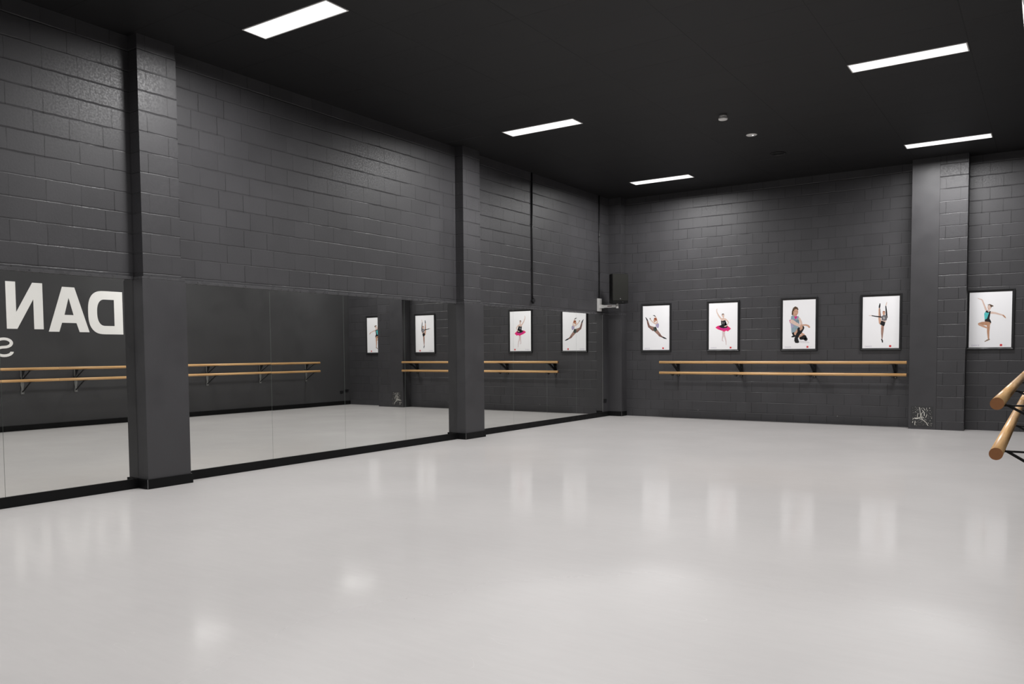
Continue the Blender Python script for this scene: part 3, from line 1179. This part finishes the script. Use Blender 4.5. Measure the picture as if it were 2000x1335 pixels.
art2 = [  # tutu
    ('s', 'ballet', [(470, 740, 22), (468, 820, 17), (455, 880, 12), (448, 935, 8)]),
    ('s', 'ballet', [(490, 740, 22), (492, 820, 17), (518, 900, 13), (530, 960, 10), (532, 1030, 7)]),
    ('s', 'ballet', [(448, 935, 9), (470, 950, 7)]),
    ('p', 'pink', [(300, 652), (350, 618), (480, 600), (570, 620), (645, 685), (605, 715), (575, 742), (540, 725), (490, 748),
                   (455, 728), (425, 712), (395, 708), (350, 690), (312, 665)]),
    ('p', 'magenta', [(345, 650), (440, 660), (560, 665), (590, 650), (560, 700), (480, 715), (400, 690)]),
    ('s', 'pale', [(430, 470, 17), (375, 400, 14), (335, 320, 10), (330, 275, 8), (342, 248, 5)]),
    ('s', 'pale', [(520, 475, 17), (565, 515, 15), (590, 548, 12), (560, 610, 10), (530, 630, 9)]),
    ('p', 'pale', [(425, 470), (465, 450), (490, 450), (525, 470), (525, 520), (425, 520)]),
    ('p', 'black', [(424, 502), (450, 515), (480, 508), (522, 500), (512, 600), (570, 640), (555, 662), (480, 672), (415, 658), (375, 622), (432, 600)]),
    ('p', 'silver', [(452, 530), (462, 535), (465, 585), (457, 585)]),
    ('p', 'silver', [(488, 535), (498, 530), (492, 580), (484, 585)]),
    ('s', 'pale', [(560, 615, 9), (520, 632, 11), (500, 634, 7)]),
    ('s', 'pale', [(480, 455, 13), (478, 430, 12)]),
    ('e', 'pale', (474, 400, 25, 38, 0.0)),
    ('p', 'hair', [(444, 395), (448, 365), (470, 353), (492, 362), (498, 382), (478, 372), (458, 376), (450, 400)]),
    ('e', 'lips', (478, 420, 6, 3, 0)),
]
art3 = [  # crouching
    ('e', 'faint', (560, 1080, 180, 26, 0.1)),
    ('s', 'black', [(400, 960, 24), (360, 975, 14)]),
    ('s', 'skin', [(540, 970, 40), (600, 935, 34), (560, 900, 24)]),
    ('s', 'black', [(550, 1005, 34), (620, 985, 52), (655, 1025, 38)]),
    ('p', 'black', [(350, 890), (420, 870), (470, 930), (440, 985), (380, 950)]),
    ('s', 'skin', [(445, 900, 44), (475, 830, 36), (500, 790, 30)]),
    ('s', 'black', [(570, 780, 50), (530, 860, 46), (480, 930, 38), (450, 1010, 36)]),
    ('s', 'black', [(500, 800, 30), (510, 870, 36)]),
    ('p', 'black', [(412, 1000), (480, 985), (500, 1050), (515, 1095), (480, 1112), (430, 1105), (410, 1060)]),
    ('p', 'denim', [(335, 530), (390, 500), (440, 545), (490, 520), (510, 570), (505, 680), (520, 740), (470, 800), (420, 875), (345, 885),
                    (340, 800), (325, 690), (330, 600)]),
    ('p', 'denim_dark', [(395, 590), (440, 620), (500, 600), (505, 670), (440, 660)]),
    ('p', 'lilac', [(325, 690), (390, 700), (385, 770), (350, 790), (335, 740)]),
    ('p', 'magenta', [(395, 510), (440, 500), (470, 545), (430, 600), (412, 570)]),
    ('s', 'magenta', [(318, 625, 22), (325, 665, 16)]),
    ('s', 'pale', [(350, 640, 42), (430, 690, 36), (510, 730, 28), (560, 745, 24)]),
    ('s', 'pale', [(510, 580, 22), (545, 650, 24), (560, 720, 24)]),
    ('s', 'skin', [(560, 730, 24), (555, 790, 30), (540, 820, 18)]),
    ('s', 'skin', [(590, 720, 14), (650, 718, 16), (700, 735, 20), (725, 765, 18)]),
    ('s', 'skin', [(400, 500, 26), (430, 510, 26)]),
    ('p', 'hair', [(345, 500), (350, 420), (375, 350), (420, 318), (465, 335), (490, 380), (480, 400), (420, 400), (385, 450), (375, 510)]),
    ('e', 'skin', (432, 445, 54, 72, 0.15)),
    ('p', 'hair', [(370, 400), (385, 345), (425, 318), (470, 342), (492, 385), (450, 368), (410, 385), (385, 425), (368, 440)]),
    ('e', 'lips', (440, 490, 17, 6, -0.15)),
    ('e', 'hair', (412, 435, 9, 4, 0)), ('e', 'hair', (460, 430, 9, 4, 0)),
]
art4 = [  # high kick
    ('s', 'skin', [(475, 690, 28), (462, 600, 26), (458, 500, 20), (455, 420, 16), (460, 370, 12)]),
    ('s', 'tight', [(480, 560, 12), (470, 470, 9), (468, 400, 7)]),
    ('s', 'black', [(458, 370, 14), (462, 340, 16), (470, 292, 10)]),
    ('s', 'black', [(500, 570, 13), (440, 560, 13), (370, 552, 11), (298, 538, 9)]),
    ('s', 'pale', [(292, 538, 7), (262, 538, 6), (240, 536, 4)]),
    ('s', 'black', [(605, 550, 18), (602, 470, 15), (596, 400, 13), (590, 345, 10)]),
    ('s', 'pale', [(592, 330, 8), (602, 295, 10), (612, 260, 5)]),
    ('s', 'skin', [(522, 750, 30), (520, 830, 26), (512, 900, 17)]),
    ('s', 'stocking', [(530, 750, 20), (530, 850, 14), (520, 960, 9), (512, 1020, 8)]),
    ('s', 'stocking', [(500, 790, 8), (502, 900, 10), (512, 1020, 9)]),
    ('s', 'black', [(505, 1035, 12), (518, 1060, 14), (520, 1088, 12)]),
    ('p', 'pale', [(510, 630), (600, 630), (580, 690), (510, 680)]),
    ('p', 'sequin', [(505, 555), (540, 525), (590, 530), (625, 560), (605, 635), (560, 645), (500, 628)]),
    ('p', 'silver', [(530, 570), (560, 560), (575, 600), (545, 620)]),
    ('p', 'black', [(610, 545), (632, 570), (615, 585)]),
    ('p', 'black', [(500, 640), (578, 672), (572, 715), (555, 758), (510, 742), (468, 718)]),
    ('e', 'skin', (550, 490, 26, 40, 0.05)),
    ('p', 'red_hair', [(522, 480), (528, 452), (552, 440), (575, 455), (578, 480), (565, 462), (538, 462)]),
    ('e', 'lips', (550, 512, 8, 3, 0)),
]
art5 = [  # leotard
    ('s', 'pale', [(480, 470, 20), (440, 370, 15), (405, 280, 13), (385, 258, 12), (350, 250, 8), (318, 238, 6)]),
    ('s', 'pale', [(570, 520, 26), (660, 530, 20), (760, 560, 15), (810, 575, 13)]),
    ('s', 'tan', [(810, 575, 13), (840, 605, 14), (862, 632, 5)]),
    ('s', 'tan', [(520, 730, 36), (525, 820, 28), (520, 900, 24), (525, 1000, 17), (528, 1045, 14)]),
    ('s', 'shoe', [(540, 1055, 14), (500, 1070, 16), (455, 1095, 8)]),
    ('s', 'tan', [(490, 735, 42), (400, 735, 36), (345, 745, 28)]),
    ('s', 'skin', [(345, 755, 24), (420, 790, 22), (490, 820, 16)]),
    ('p', 'tan', [(460, 690), (575, 700), (560, 760), (470, 760)]),
    ('p', 'black', [(455, 655), (500, 640), (545, 640), (575, 690), (578, 735), (540, 705), (450, 695)]),
    ('p', 'teal', [(440, 540), (465, 500), (545, 505), (530, 580), (500, 640), (450, 660)]),
    ('p', 'black', [(545, 500), (570, 490), (558, 560), (545, 640), (495, 640), (525, 570)]),
    ('p', 'black', [(462, 505), (495, 470), (520, 500), (570, 488), (560, 515), (500, 525)]),
    ('s', 'pale', [(530, 490, 20), (535, 455, 20)]),
    ('e', 'pale', (543, 412, 38, 52, 0.1)),
    ('p', 'hair', [(548, 360), (590, 368), (625, 385), (615, 400), (590, 402), (578, 425), (572, 395), (555, 372)]),
    ('s', 'hair', [(515, 368, 7), (550, 358, 9), (575, 372, 12)]),
    ('e', 'lips', (530, 440, 10, 4, 0)),
]
poster(0.665, 1.249, ((165, 188), (740, 178), (742, 1145), (165, 1143)), art1,
       'framed poster of a dancer leaping in splits, nearest the corner loudspeaker')
poster(2.072, 2.644, ((158, 125), (800, 122), (778, 1132), (143, 1128)), art2,
       'framed poster of a ballerina in a black bodice and pink tutu')
poster(3.496, 4.086, ((150, 187), (855, 157), (857, 1230), (155, 1240)), art3,
       'framed poster of a crouching dancer in a denim vest and black boots')
poster(4.883, 5.477, ((112, 152), (875, 123), (857, 1213), (97, 1217)), art4,
       'framed poster of a dancer kicking one leg straight up, left of the back pillar')
poster(6.526, 7.127, ((150, 122), (990, 90), (968, 1212), (130, 1212)), art5,
       'framed poster of a dancer in a teal and black leotard, right of the back pillar')
